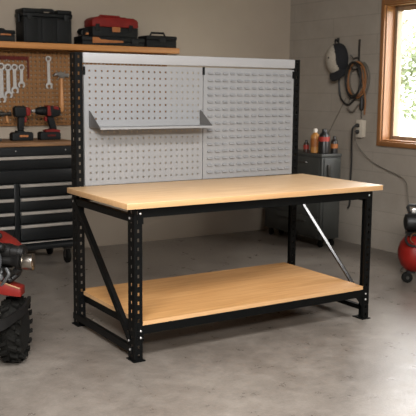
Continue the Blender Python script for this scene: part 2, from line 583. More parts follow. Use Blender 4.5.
def tree(name, loc, h, blobs, leaf, label, lsize=.13, nleaf=1100, trunk=.16):
    t = thing(name, loc, label, 'tree')
    L = Vector(loc)
    b = MB()
    b.tube(smoothpts([L, L + Vector((.1, .05, h * .35)), L + Vector((-.05, .1, h * .7))], 5), [trunk * (1 - .05 * k) for k in range(11)], 9)
    for k in range(6):
        a = k * 1.05; s = L + Vector((.05, .08, h * (.25 + .07 * k)))
        b.tube([s, s + Vector((math.cos(a) * h * .16, math.sin(a) * h * .16, h * .16))], [trunk * .4, trunk * .15], 6)
    b.build('trunk', 'bark', t)
    c = MB(); rnd = random.Random(len(name) + int(h * 10))
    for (dx, dy, dz, r) in blobs:
        cc = L + Vector((dx, dy, dz))
        for k in range(nleaf):
            d = Vector((rnd.gauss(0, 1), rnd.gauss(0, 1), rnd.gauss(0, 1))).normalized() * r * (.45 + .55 * rnd.random() ** .6)
            p = cc + d
            a = Vector((rnd.gauss(0, 1), rnd.gauss(0, 1), rnd.gauss(0, .6))).normalized()
            u = a.orthogonal().normalized(); s = lsize * (.6 + .8 * rnd.random())
            c.q([p, p + a * s * .5 + u * s * .3, p + a * s, p + a * s * .5 - u * s * .3], [(0, 1, 2, 3)])
    c.build('foliage', leaf, t, smooth=False)
    return t


tree('tree', (13.5, 12.0, -.2), 5.0, [(0, 0, 2.0, 1.2), (.6, -.9, 1.9, 1.0), (-.6, .9, 1.5, 1.0), (.2, -.4, 2.8, .9), (.3, -1.6, 3.0, .9)], 'leaf_a',
     'leafy pale green tree seen through left of the window')
tree('shrub', (18.0, 12.6, -.2), 3.6, [(0, 0, 1.3, 1.1), (.5, -1.3, 1.1, 1.0), (-.3, 1.2, 1.2, 1.0), (.3, -2.5, 1.5, .9)], 'leaf_b',
     'low green shrub in front of the lawn beyond the window', .15, 900, .1)

# ------------------------------------------------------------------ WORKBENCH
TL, TD, TZ, TT = 1.83, .826, .887, .033
xa, xb, yf, yb = .054, 1.776, .037, .832
PH = 1.704
bench = thing('workbench', (TL / 2, .45, 0), 'large black steel workbench with pale wood top, lower shelf and upright grey panels', 'workbench')
b = bx(-.006, TL, 0, TD, TZ - TT, TZ); b.mi = [1, 0, 1, 1, 1, 1]
b.build('tabletop', ['top', 'top_edge'], bench, bevel=.0025)
b = bx(xa + .052, xb - .052, yf + .003, yf + .09, .2, .224)
b.box(xa + .044, xb - .044, yf + .09, yb + .06, .2, .224)
b.mi = [1, 0, 1, 1, 1, 1] * 2
b.build('lower_shelf', ['shelf_board', 'top_edge'], bench)


def post(x, y, sgn, h, fw=.048, sd=.078, holes=True):
    """L-section upright; sgn=+1 front flange runs to +x from the corner"""
    b = MB(); n = int(h / .05)
    z0 = .006
    # front flange
    if sgn > 0:
        b.perf((x, y, z0), (1, 0, 0), (0, 0, 1), (0, .003, 0), fw, h - z0, 1, n, .006, .0095)
        b.perf((x, y + .003, z0), (0, 1, 0), (0, 0, 1), (.003, 0, 0), sd - .003, h - z0, 1, n, .007, .0095)
        b.box(x + fw - .003, x + fw, y + .003, y + .016, z0, h)
        b.box(x + .003, x + .014, y + sd - .003, y + sd, z0, h)
    else:
        b.perf((x - fw, y, z0), (1, 0, 0), (0, 0, 1), (0, .003, 0), fw, h - z0, 1, n, .006, .0095)
        b.perf((x - .003, y + .003, z0), (0, 1, 0), (0, 0, 1), (.003, 0, 0), sd - .003, h - z0, 1, n, .007, .0095)
        b.box(x - fw, x - fw + .003, y + .003, y + .016, z0, h)
        b.box(x - .014, x - .003, y + sd - .003, y + sd, z0, h)
    o = b.build('post', 'black_steel', bench, smooth=False)
    if sgn > 0:
        bx(x - .012, x + fw + .012, y - .012, y + sd + .008, 0, .006).build('foot_plate', 'black_steel', o)
    else:
        bx(x - fw - .012, x + .012, y - .012, y + sd + .008, 0, .006).build('foot_plate', 'black_steel', o)
    return o


pfl = post(xa, yf, 1, TZ - TT - .001)
pfr = post(xb, yf, -1, TZ - TT - .001)
xab, xbb = .062, 1.786
pbl = post(xab, yb, 1, PH)
pbr = post(xbb, yb, -1, PH)


def bolt(p, d, parent):
    p = Vector(p); d = Vector(d)
    MB().lathe(p, p + d, [(0, .0065), (.003, .0065), (.0055, .004), (.006, .0005)], 10).build('bolt', 'zinc', parent)


# front / rear beams (C-section with end plates), lower beams
def beam(y, z0, z1, name='beam', front=True):
    b = MB()
    x0, x1 = xa + .002, xb - .002
    t = .0025
    ys = y - t if front else y
    b.box(x0 + .05, x1 - .05, ys, ys + t, z0, z1)
    b.box(x0 + .05, x1 - .05, ys + t, ys + .035, z1 - t, z1)
    b.box(x0 + .05, x1 - .05, ys + t, ys + .035, z0, z0 + t)
    o = b.build(name, 'black_steel', bench, smooth=False)
    for xx in (x0 + .018, x1 - .05):
        bx(xx, xx + .034, ys - .0005, ys + .0025, z0 - .035, z1).build('end_plate', 'black_steel', o)
    if front:
        for xx in (x0 + .033, x1 - .03):
            for zz in (z1 - .028, z0 - .018) if z0 < .4 else (z1 - .03,):
                bolt((xx, ys - .0005, zz), (0, -1, 0), o)
    return o


beam(yf, .8, TZ - TT - .001)
beam(yf, .152, .1995)
bz = MB()
for z0, z1 in ((.8, TZ - TT - .001), (.152, .1995)):
    o = MB().box(xa + .05, xb - .05, yb - .006, yb - .003, z0, z1).box(xa + .05, xb - .05, yb - .035, yb - .006, z0, z0 + .003).build('rear_beam', 'black_steel', bench)
# side beams just under the top, low side rails, diagonal braces
for x, s in ((xa, 1), (xb, -1)):
    xo = x - .004 * s
    b = MB().box(min(x, x - .003 * s), max(x, x - .003 * s), yf + .012, yb + .06, .775, .815)
    b.box(min(x + .003 * s, x + .03 * s), max(x + .003 * s, x + .03 * s), yf + .08, yb - .002, .812, .815)
    o = b.build('side_beam', 'black_steel', bench, smooth=False)
    bolt((x - .003 * s, yf + .05, .795), (-s, 0, 0), o)
    bolt((x - .003 * s, yb + .03, .795), (-s, 0, 0), o)
    b = MB().bar((x - .002 * s, yf + .03, .06), (x - .002 * s, yb + .06, .06), .004, .04)
    b.bar((x + .012 * s, yf + .08, .078), (x + .012 * s, yb, .078), .022, .003)
    o = b.build('side_rail', 'black_steel', bench, smooth=False)
    bolt((x - .004 * s, yf + .05, .06), (-s, 0, 0), o)
    zt = .80 if s > 0 else .765
    b = MB()
    P0, P1 = Vector((x - .0045 * s, yb + .02, zt)), Vector((x - .0045 * s, yf + .055, .105))
    b.bar(P0, P1, .004, .034)
    d = (P1 - P0).normalized(); nrm = Vector((1, 0, 0)).cross(d); nrm = nrm if nrm.z > 0 else -nrm
    un = (nrm + Vector((.16, 0, 0))).normalized()
    q0, q1 = P0 + d * .06 + nrm * .0165 + Vector((s * .014, 0, 0)), P1 - d * .06 + nrm * .0165 + Vector((s * .014, 0, 0))
    b.bar(q0, q1, .030, .003, up=un)
    o = b.build('diagonal_brace', 'black_steel' if s > 0 else 'gloss_black', bench, smooth=False)
    bolt((x - .0065 * s, yf + .06, .11), (-s, 0, 0), o)
# gusset under the lower shelf ends
for x, s in ((xb, -1),):
    MB().prism([(0, 0), (.06, 0), (0, -.07)], (x + .05 * s, yf + .002, .152), (s, 0, 0), (0, 0, 1), (0, .003, 0)).build('gusset', 'black_steel', bench, smooth=False)

for x in (xa + .05, xb - .05):
    bx(x - .0015, x + .0015, yf + .04, yb + .055, .155, .1995).build('shelf_bearer', 'black_steel', bench)
# header board and the two wall panels between the uprights
hx0, hx1 = xab + .053, xbb - .05
b = MB().box(hx0, hx1, yb - .006, yb + .022, 1.642, PH)
b.build('header_board', 'white_steel', bench, bevel=.003)
xm = .973
zb, zt = TZ + .003, 1.632
b = MB()
mg = .016
W, H = xm - .003 - (hx0 + .004), zt - zb
px0 = hx0 + .004
b.perf((px0 + mg, yb, zb + mg), (1, 0, 0), (0, 0, 1), (0, .002, 0), W - 2 * mg, H - 2 * mg, 20, 17, .0056, .0058)
for a in ((px0, px0 + mg, zb, zt), (px0 + W - mg, px0 + W, zb, zt), (px0 + mg, px0 + W - mg, zb, zb + mg), (px0 + mg, px0 + W - mg, zt - mg, zt)):
    b.box(a[0], a[1], yb, yb + .002, a[2], a[3])
for xx in (px0, px0 + W - .002):
    b.box(xx, xx + .002, yb + .002, yb + .02, zb, zt)
pegp = b.build('perforated_panel', 'grey_steel', bench, smooth=False)
b = MB()
lx0, lx1 = xm + .003, hx1 - .004
NX, NZ = 12, 15
ix, iz0, iz1 = .02, .02, .015
lw, lh = (lx1 - lx0 - 2 * ix), (zt - zb - iz0 - iz1)
pw, ph_ = lw / NX, lh / NZ
b.perf((lx0 + ix, yb, zb + iz0), (1, 0, 0), (0, 0, 1), (0, .002, 0), lw, lh, NX, NZ, .0175, .004)
b.box(lx0, lx0 + ix, yb, yb + .002, zb, zt).box(lx1 - ix, lx1, yb, yb + .002, zb, zt)
b.box(lx0 + ix, lx1 - ix, yb, yb + .002, zb, zb + iz0).box(lx0 + ix, lx1 - ix, yb, yb + .002, zt - iz1, zt)
for xx in (lx0, lx1 - .002):
    b.box(xx, xx + .002, yb + .002, yb + .02, zb, zt)
for i in range(NX):
    for j in range(NZ):
        cx = lx0 + ix + (i + .5) * pw; cz = zb + iz0 + (j + .5) * ph_
        hw, top, bot, d = .0195, cz + .0095, cz - .0035, .016
        # pressed hood over the slot: rooted above it, closed at the ends, open below
        P = [(cx - hw, yb - .0003, top), (cx + hw, yb - .0003, top), (cx + hw * .92, yb - d * .8, cz + .002), (cx - hw * .92, yb - d * .8, cz + .002),
             (cx + hw * .88, yb - d, bot), (cx - hw * .88, yb - d, bot), (cx + hw, yb - .0003, bot), (cx - hw, yb - .0003, bot)]
        b.q(P, [(0, 1, 2, 3), (3, 2, 4, 5), (0, 3, 5, 7), (1, 6, 4, 2)])
b.build('louvred_panel', 'grey_steel', bench, smooth=False)
# panel brackets: small dark clips
for (cx, cz) in ((hx0 + .002, 1.6), (xm, 1.615), (hx1 - .012, 1.6)):
    bx(cx - .006, cx + .01, yb - .004, yb - .0002, cz - .03, cz + .02).build('clip', 'black_steel', bench)

# metal shelf hooked on the perforated panel
ms = thing('panel_shelf', (.53, .75, 1.245), 'narrow grey metal shelf with triangular ends hooked on the perforated panel', 'shelf')
sx0_, sx1_, sy0, sy1, sz = .150, .946, .665, yb - .001, 1.253
b = MB().box(sx0_, sx1_, sy0, sy1, sz, sz + .0025).box(sx0_, sx1_, sy0, sy0 + .002, sz - .010, sz).box(sx0_, sx1_, sy1 - .002, sy1, sz, sz + .03)
b.build('tray', 'grey_steel', ms, smooth=False)
for xx in (sx0_ - .002, sx1_):
    b = MB().prism([(sy0, sz - .002), (sy1, sz - .002), (sy1, sz + .10), (sy1 - .015, sz + .10)], (xx, 0, 0), (0, 1, 0), (0, 0, 1), (.002, 0, 0))
    b.build('end_bracket', 'shaded_steel', ms, smooth=False)

# ------------------------------------------------------------------ TOOL CHEST
CX0, CX1, CY0, CY1 = -.62, .80, 2.6, 3.16
ch = thing('tool_chest', (.1, 2.88, 0), 'long black rolling tool chest with brown wood top under the pegboard', 'tool chest')
b = MB()
b.box(CX0, CX1, CY0 + .02, CY1, .15, 1.016)
b.box(CX0, CX1, CY0, CY0 + .02, .945, 1.016).box(CX0, CX1, CY0, CY0 + .02, .15, .228)
b.box(CX1 - .025, CX1, CY0, CY0 + .02, .228, .945).box(CX0, CX0 + .025, CY0, CY0 + .02, .228, .945)
b.box(.258, .300, CY0, CY0 + .02, .228, .715)
b.build('body', 'chest', ch, bevel=.003)
b = bx(CX0 - .01, CX1 + .012, CY0 - .015, CY1, 1.017, 1.052)
b.build('worktop', 'bench_wood', ch, bevel=.004)
for xx in (-.2, .28, .71):
    MB().lathe((xx, CY0, .982), (xx, CY0 - 1, .982), [(0, .006), (.003, .005)], 10).build('screw', 'zinc', ch)


def drawer(x0, x1, z0, z1, handle=True, name='drawer'):
    g = .005
    b = bx(x0 + g, x1 - g, CY0 - .004, CY0 + .02, z0 + g, z1 - g)
    o = b.build(name, 'chest', ch, bevel=.004)
    if handle:
        b = MB()
        b.prism([(0, 0), (-.022, .004), (-.024, .016), (-.016, .026), (0, .026)], (x0 + g + .004, CY0 - .0045, z1 - .034), (0, 1, 0), (0, 0, 1), (x1 - x0 - 2 * g - .008, 0, 0))
        b.build('handle', 'chest_rail', o)
    return o


drawer(CX0 + .025, CX1 - .025, .83, .945)
drawer(CX0 + .025, CX1 - .025, .716, .828, False, 'front_panel')
for z0, z1 in ((.603, .716), (.488, .601), (.378, .486), (.232, .376)):
    drawer(.300, CX1 - .025, z0, z1)
    drawer(-.20, .258, z0, z1)
b = MB().box(CX0 + .01, CX1 - .01, CY0 - .008, CY0 - .0002, .214, .221)
b.build('trim_strip', 'chest_rail', ch)
for (x, y) in ((.735, 2.66), (.735, 3.08), (-.5, 2.66), (-.5, 3.08)):
    o = bx(x - .03, x + .03, y - .03, y + .03, .125, .149).build('caster', 'dark_steel', ch)
    MB().lathe((x - .017, y, .0625), (x + .017, y, .0625), [(0, .045), (.004, .0615), (.03, .0615), (.034, .045)], 20).build('wheel', 'rubber', o)
    MB().bar((x - .023, y, .05), (x - .023, y, .126), .004, .004, (0, 1, 0)).box(x - .025, x - .019, y - .018, y + .018, .05, .126).box(x + .019, x + .025, y - .018, y + .018, .05, .126).build('fork', 'dark_steel', o)

# ------------------------------------------------------------------ PEGBOARD and shelf on the back wall
b = MB()
PY = 3.165
b.perf((-.62, PY, 1.16), (1, 0, 0), (0, 0, 1), (0, .005, 0), 2.62, .66, 66, 17, .0098, .0098, octo=True)
b.box(-.62, 2.0, PY + .0052, YW - .001, 1.16, 1.18).box(-.62, 2.0, PY + .0052, YW - .001, 1.80, 1.82)
b.box(-.62, -.60, PY + .0052, YW - .001, 1.18, 1.80).box(1.98, 2.0, PY + .0052, YW - .001, 1.18, 1.80)
pb = b.build('pegboard', 'pegboard', None, smooth=False, origin=(.69, 3.18, 1.16))
tag(pb, 'brown perforated hardboard behind the tool chest, hung with hand tools', 'pegboard')
SZ = 1.874
b = bx(-.7, 1.99, 2.9, YW, SZ - .05, SZ)
o = b.build('wall_shelf', 'shelf_wood', None, bevel=.003, origin=(.65, 3.05, SZ - .05))
tag(o, 'long wooden wall shelf above the pegboard carrying toolboxes', 'shelf')


def peg(x, z):
    MB().tube([(x, PY, z), (x, PY - .03, z), (x, PY - .036, z + .012)], .003, 6).build('peg_hook', 'tool_steel', pb)


def wrench(x, zt, zb_, wd, tilt, label, group='wrenches on the pegboard'):
    """combination spanner: ring end up, open jaw down"""
    b = MB(); T = .009; L = zt - zb_
    rr = wd * .95; jr = wd * 1.12
    oy = PY - .022
    ux, uz = Vector((math.cos(tilt), 0, math.sin(tilt))), Vector((-math.sin(tilt), 0, math.cos(tilt)))
    org = Vector((x, oy, zt - rr))
    n = 20
    b.ring_prism(circ(n, rr), circ(n, rr * .55), org, ux, uz, (0, -T, 0))
    l0, l1 = -rr * .85, -(L - rr - jr * 1.75)
    b.prism([(-wd * .46, l0), (wd * .46, l0), (wd * .50, l1), (-wd * .50, l1)], org + Vector((0, -.001, 0)), ux, uz, (0, -T + .002, 0))
    jc = -(L - rr - jr)
    a0, a1 = -PI / 2 + .62, 1.5 * PI - .62
    outer = circ(18, jr, 0, jc, a0, a1, False)
    inner = circ(18, jr * .5, 0, jc - jr * .12, a0 - .25 + .0, a1 + .25, False)
    b.ring_prism(outer, inner, org, ux, uz, (0, -T, 0), closed=False)
    o = b.build('wrench', 'tool_steel', None, origin=(x, oy, zb_))
    tag(o, label, 'wrench', group)
    peg(x, zt - rr * 1.12)
    return o


wrench(.352, 1.705, 1.355, .034, .0, 'longest steel wrench, leftmost of the row on the pegboard')
wrench(.412, 1.698, 1.395, .033, .0, 'second wrench from the left, hanging in the row below the red square')
wrench(.470, 1.698, 1.438, .031, -.0, 'third wrench from the left, hanging in the row below the red square')
wrench(.533, 1.697, 1.487, .029, -.02, 'shortest wrench, right end of the row below the red square')
wrench(.781, 1.776, 1.482, .028, .01, 'single steel wrench hanging alone left of the hammer')

# red L-square
b = MB()
b.prism([(0, 0), (.40, 0), (.40, -.19), (.385, -.19), (.385, -.032), (0, -.032)], (.21, PY - .004, 1.765), (1, 0, 0), (0, 0, 1), (0, -.003, 0))
o = b.build('framing_square', 'dark_red', None, smooth=False, origin=(.41, PY, 1.57))
tag(o, 'dark red L-shaped square on the pegboard above the row of wrenches', 'square')
peg(.40, 1.722)

# hammer
hm = thing('hammer', (.905, PY - .03, 1.29), 'claw hammer with tan wooden handle hanging head up by the bench post', 'hammer')
b = MB()
hy = PY - .034
HP = [(-.062, -.002), (-.050, .018), (-.02, .028), (.03, .028), (.034, .018), (.052, .018), (.056, .022), (.066, .022), (.066, -.012), (.056, -.012), (.052, -.008), (.034, -.008), (.02, -.016), (-.012, -.014), (-.03, .004)]
b.prism([(a * 1.12, c_ * 1.2) for a, c_ in HP], (.893, hy - .014, 1.603), (1, 0, 0), (0, 0, 1), (0, .028, 0))
b.build('head', 'hammer_steel', hm, bevel=.003)
b = MB().lathe((.897, hy, 1.583), (.893, hy, 1.28), [(0, .0135), (.06, .014), (.14, .018), (.22, .021), (.285, .0215), (.30, .014)], 14)
b.build('handle', 'hickory', hm)
peg(.872, 1.577); peg(.921, 1.577)

# short mallet hanging at the frame's left edge
st = thing('small_mallet', (.39, PY - .03, 1.18), 'small black mallet with stubby tan handle hanging at the left end', 'mallet')
b = MB().lathe((.31, PY - .03, 1.268), (.44, PY - .03, 1.268), [(0, .016), (.006, .021), (.055, .021), (.06, .013), (.085, .013), (.088, .019), (.115, .019), (.12, .015)], 16)
b.build('head', 'dark_steel', st)
MB().lathe((.385, PY - .03, 1.249), (.397, PY - .03, 1.19), [(0, .009), (.03, .012), (.05, .013), (.06, .009)], 12).build('handle', 'hickory', st)
peg(.355, 1.243)


# ------------------------------------------------------------------ cordless tools on the chest
def rounded(poly, org, T, name, mat, par, bev=.006, ux=(1, 0, 0)):
    ux = Vector(ux)
    dp = Vector((0, 0, 1)).cross(ux) * T   # thickness, away from the viewer for ux=+x
    b = MB().prism(poly, Vector(org) - dp / 2, ux, (0, 0, 1), dp)
    return b.build(name, mat, par, bevel=bev, seg=3)


WTZ = 1.0525
def cordless(x, y, s, label, kind):
    """s=+1 nose to +x; poly coordinates in metres from the battery's centre base"""
    t = thing(kind, (x, y, WTZ), label, 'drill')
    U = (s, 0, 0)
    o = (x, y, WTZ)
    rounded([(-.088, 0), (.088, 0), (.092, .012), (.092, .06), (.08, .07), (-.075, .07), (-.092, .055), (-.092, .012)], o, .085, 'battery', 'plastic', t, .006, U)
    if kind == 'cordless_drill':
        rounded([(-.088, .05), (.04, .066), (.05, .084), (-.02, .094), (-.088, .085)], o, .08, 'battery_mount', 'plastic_red', t, .006, U)
        rounded([(-.068, .085), (-.012, .085), (.004, .13), (.022, .20), (-.035, .20), (-.052, .15)], o, .045, 'grip', 'plastic', t, .01, U)
        rounded([(-.098, .21), (-.098, .268), (-.08, .286), (.015, .29), (.03, .28), (.03, .212), (.01, .196), (-.04, .192)], o, .075, 'motor_housing', 'plastic', t, .014, U)
        rounded([(-.01, .205), (-.004, .293), (.024, .293), (.026, .205)], o, .08, 'red_collar', 'plastic_red', t, .006, U)
        rounded([(-.085, .255), (-.03, .262), (-.03, .288), (-.075, .286)], o, .077, 'red_cover', 'plastic_red', t, .004, U)
        rounded([(.018, .155), (.036, .16), (.042, .195), (.02, .2)], o, .03, 'trigger', 'plastic_red', t, .004, U)
        c = MB().lathe((x + s * .033, y, WTZ + .247), (x + s * 1, y, WTZ + .247), [(0, .036), (.03, .038), (.035, .034), (.065, .032), (.085, .022), (.09, .014), (.094, .012)], 20)
        c.build('chuck', 'plastic', t)
        MB().lathe((x + s * .125, y, WTZ + .247), (x + s * 1, y, WTZ + .247), [(0, .014), (.012, .015), (.02, .008), (.03, .006), (.034, .002)], 12).build('bit', 'tool_steel', t)
    else:
        rounded([(-.05, .06), (.03, .064), (.02, .082), (-.045, .082)], o, .07, 'battery_mount', 'plastic', t, .006, U)
        rounded([(-.03, .08), (.018, .08), (.022, .13), (.03, .20), (-.028, .20), (-.03, .14)], o, .045, 'grip', 'plastic', t, .01, U)
        rounded([(-.062, .205), (-.066, .27), (-.05, .288), (.035, .288), (.04, .21), (.02, .195), (-.04, .195)], o, .075, 'motor_housing', 'plastic', t, .014, U)
        rounded([(.036, .205), (.036, .285), (.07, .275), (.078, .26), (.078, .22), (.06, .206)], o, .07, 'red_nose', 'plastic_red', t, .01, U)
        rounded([(.024, .15), (.044, .155), (.05, .195), (.026, .198)], o, .03, 'trigger', 'plastic_red', t, .004, U)
        MB().lathe((x + s * .076, y, WTZ + .24), (x + s * 1, y, WTZ + .24), [(0, .016), (.012, .016), (.016, .009), (.024, .009)], 14).build('bit_collar', 'dark_steel', t)
    # label plate on the battery front
    bx(x - .03, x + .045, y - .0445, y - .0423, WTZ + .03, WTZ + .047).build('battery_label', 'dark_red' if s < 0 else 'orange', t)
    return t


cordless(.418, 2.85, 1, 'black and red impact driver, the left one on the worktop', 'impact_driver')
cordless(.668, 2.86, -1, 'black and red cordless drill with its chuck pointing left', 'cordless_drill')
# small tray at the left end of the worktop
o = bx(.12, .235, 2.80, 2.9, WTZ, WTZ + .022).build('parts_tray', 'dark_steel', None, bevel=.004, origin=(.18, 2.85, WTZ))
tag(o, 'low dark metal parts tray at the left end of the worktop', 'tray')

# ------------------------------------------------------------------ boxes on the wall shelf
Z = SZ + .0005
# big black toolbox
tb = thing('toolbox', (.69, 3.03, Z), 'big plain black plastic toolbox, the tallest on the wall shelf', 'toolbox')
x0, x1, y0, y1 = .478, .925, 2.915, 3.13
b = MB().box(x0 + .008, x1 - .008, y0 + .006, y1 - .006, Z, Z + .215)
for (a, c) in ((.50, .61), (.645, .745), (.78, .90)):
    b.box(a, c, y0, y0 + .012, Z + .006, Z + .205)
b.build('body', 'plastic', tb, bevel=.007, seg=3)
b = MB().box(x0, x1, y0 - .002, y1, Z + .2155, Z + .25)
b.box(x0 + .004, x0 + .19, y0 + .006, y1 - .006, Z + .248, Z + .285).box(x1 - .135, x1 - .004, y0 + .006, y1 - .006, Z + .248, Z + .282)
b.build('lid', 'plastic', tb, bevel=.009, seg=3)
b = MB().tube([(x0 + .17, 3.02, Z + .245), (x0 + .185, 3.02, Z + .276), (x0 + .20, 3.02, Z + .284), (x1 - .15, 3.02, Z + .284), (x1 - .135, 3.02, Z + .276), (x1 - .12, 3.02, Z + .245)], .014, 10)
b.build('handle', 'plastic_grey', tb)
for xx in (x0 + .06, x1 - .06):
    bx(xx - .022, xx + .022, y0 - .012, y0 - .0025, Z + .19, Z + .243).build('latch', 'plastic_grey', tb, bevel=.003)
bx(x0 - .014, x0 - .0005, 2.99, 3.06, Z + .17, Z + .24).build('side_latch', 'plastic_grey', tb, bevel=.003)

# small dark case at the left
sc = thing('small_case', (.28, 3.03, Z), 'small dark case with an orange clip, left end of the wall shelf', 'case')
b = MB().box(.15, .412, 2.93, 3.12, Z, Z + .06); b.build('body', 'plastic_grey', sc, bevel=.006)
b = MB().box(.146, .416, 2.926, 3.124, Z + .0605, Z + .095); b.build('lid', 'plastic', sc, bevel=.008)
MB().tube([(.20, 3.02, Z + .094), (.21, 3.02, Z + .106), (.345, 3.02, Z + .106), (.355, 3.02, Z + .094)], .009, 8).build('handle', 'plastic', sc)
bx(.285, .375, 2.918, 2.9255, Z + .05, Z + .064).build('clip', 'orange', sc, bevel=.002)

# long flat case with tan stripe
fc = thing('flat_case', (1.33, 3.02, Z), 'long flat black case under the red toolbox on the wall shelf', 'case')
bx(1.02, 1.634, 2.93, 3.12, Z, Z + .036).build('body', 'plastic', fc, bevel=.005)
bx(1.018, 1.636, 2.928, 3.122, Z + .0365, Z + .076).build('lid', 'plastic', fc, bevel=.006)
MB().prism([(0, 0), (.30, .012), (.30, .028), (.08, .034), (.06, .05), (0, .052)], (1.115, 2.9275, Z + .018), (1, 0, 0), (0, 0, 1), (0, -.004, 0)).build('tan_stripe', 'orange', fc)
bx(1.5, 1.56, 2.918, 2.9275, Z + .02, Z + .06).build('latch', 'plastic_grey', fc, bevel=.002)

# red toolbox on it
rz = Z + .0765
rt = thing('toolbox', (1.325, 3.03, rz), 'red and black plastic toolbox sitting on the long flat case', 'toolbox')
rx0, rx1, ry0, ry1 = 1.125, 1.555, 2.945, 3.12
b = MB().prism([(.012, 0), (.438, 0), (.45, .012), (.45, .088), (0, .088), (0, .012)], (rx0, ry0, rz), (1, 0, 0), (0, 0, 1), (0, ry1 - ry0, 0))
b.build('body', 'plastic', rt, bevel=.006)
b = MB().prism([(0, 0), (.455, 0), (.455, .055), (.44, .072), (.41, .085), (.045, .085), (.015, .072), (0, .055)], (rx0 - .0025, ry0 - .004, rz + .0885), (1, 0, 0), (0, 0, 1), (0, ry1 - ry0 + .008, 0))
b.box(rx0 + .10, rx0 + .35, ry0 + .03, ry1 - .03, rz + .165, rz + .182)
b.build('lid', 'plastic_red', rt, bevel=.008, seg=3)
bx(1.31, 1.39, ry0 - .014, ry0 - .0042, rz + .045, rz + .09).build('centre_latch', 'orange', rt, bevel=.003)
for xx in (1.17, 1.50):
    bx(xx - .02, xx + .02, ry0 - .012, ry0 - .0042, rz + .05, rz + .112).build('latch', 'plastic', rt, bevel=.003)
MB().tube([(1.22, 3.03, rz + .175), (1.235, 3.03, rz + .192), (1.425, 3.03, rz + .192), (1.44, 3.03, rz + .175)], .008, 8).build('handle', 'plastic_red', rt)

# black power tool left of it
ag = thing('angle_grinder', (1.06, 2.99, rz), 'black angle grinder lying beside the red toolbox on the flat case', 'grinder')
MB().lathe((1.03, 2.965, rz + .034), (1.092, 2.985, rz + .036), [(0, .018), (.005, .03), (.05, .033), (.06, .022)], 16).build('gear_head', 'plastic', ag)
MB().lathe((1.065, 2.972, rz + .04), (1.065, 3.11, rz + .046), [(0, .022), (.02, .033), (.10, .030), (.135, .02)], 16).build('motor_body', 'plastic', ag)
MB().lathe((1.047, 2.958, rz + .03), (1.047, 2.945, rz + .028), [(0, .026), (.004, .026), (.0045, .01), (.008, .01)], 16).build('disc_guard', 'dark_steel', ag)
bx(1.06, 1.086, 2.944, 2.951, rz + .012, rz + .03).build('orange_switch', 'orange', ag)

# small box at the right end
sb = thing('small_toolbox', (1.82, 3.02, Z), 'small low black toolbox with top handle, right end of the wall shelf', 'toolbox')
bx(1.66, 1.975, 2.935, 3.1, Z, Z + .07).build('body', 'plastic', sb, bevel=.006)
bx(1.655, 1.98, 2.93, 3.105, Z + .0705, Z + .108).build('lid', 'plastic', sb, bevel=.01, seg=3)
MB().tube([(1.735, 3.015, Z + .105), (1.75, 3.015, Z + .138), (1.88, 3.015, Z + .138), (1.895, 3.015, Z + .105)], .010, 8).build('handle', 'plastic', sb)
bx(1.785, 1.855, 2.922, 2.9295, Z + .05, Z + .085).build('latch', 'plastic_grey', sb, bevel=.002)

# ------------------------------------------------------------------ steel cabinet in the corner
cb = thing('steel_cabinet', (3.17, 2.5, 0), 'low dark steel cabinet with bottles on top in the corner behind the bench', 'cabinet')
kx0, kx1, ky0, ky1, kz0, kz1 = 3.05, 3.285, 2.06, 2.95, .085, .90
bx(kx0, kx1, ky0, ky1, kz0, kz1 - .03).build('body', 'cabinet', cb, bevel=.004)
bx(kx0 - .012, kx1, ky0 - .012, ky1, kz1 - .0295, kz1).build('top', 'cabinet', cb, bevel=.006)
for i, (z0, z1) in enumerate(((.68, .86), (.49, .67), (.30, .48), (.11, .29))):
    o = bx(kx0 - .010, kx0 - .0005, ky0 + .03, ky1 - .03, z0, z1).build('drawer', 'cabinet', cb, bevel=.003)
    MB().tube([(kx0 - .0102, ky0 + .2, z1 - .05), (kx0 - .028, ky0 + .21, z1 - .05), (kx0 - .028, ky1 - .25, z1 - .05), (kx0 - .0102, ky1 - .24, z1 - .05)], .006, 8).build('handle', 'dark_steel', o)
o = bx(kx0 + .025, kx1 - .02, ky0 - .010, ky0 - .0005, .12, .86).build('side_door', 'cabinet', cb, bevel=.003)
MB().box(kx0 + .055, kx0 + .085, ky0 - .03, ky0 - .0102, .66, .80).cyl((kx0 + .07, ky0 - .03, .69), (kx0 + .07, ky0 - .045, .69), .014).build('latch', 'dark_steel', o, bevel=.004)
for (x, y) in ((kx0 + .05, ky0 + .05), (kx1 - .05, ky0 + .05), (kx0 + .05, ky1 - .05), (kx1 - .05, ky1 - .05)):
    o = bx(x - .025, x + .025, y - .025, y + .025, .07, .0848).build('caster', 'dark_steel', cb)
    MB().lathe((x - .014, y, .036), (x + .014, y, .036), [(0, .03), (.004, .0355), (.024, .0355), (.028, .03)], 18).build('wheel', 'rubber', o)


def bottle(x, y, h, r, prof, mat, capm, labm, label, capr, lab=(.25, .6)):
    t = thing('bottle', (x, y, .9005), label, 'bottle', 'bottles on the steel cabinet')
    z = .9005
    MB().lathe((x, y, z), (x, y, z + 1), [(a * h, c * r) for a, c in prof], 20).build('body', mat, t)
    top = prof[-1][0] * h
    MB().lathe((x, y, z + top + .0005), (x, y, z + 1), [(0, capr), (h - top - .004, capr * .92), (h - top, capr * .7)], 16).build('cap', capm, t)
    if labm:
        MB().lathe((x, y, z + lab[0] * h), (x, y, z + 1), [(0, r * 1.004), (.0005, r * 1.02), ((lab[1] - lab[0]) * h, r * 1.02), ((lab[1] - lab[0]) * h + .0005, r * 1.004)], 20).build('label', labm, t)


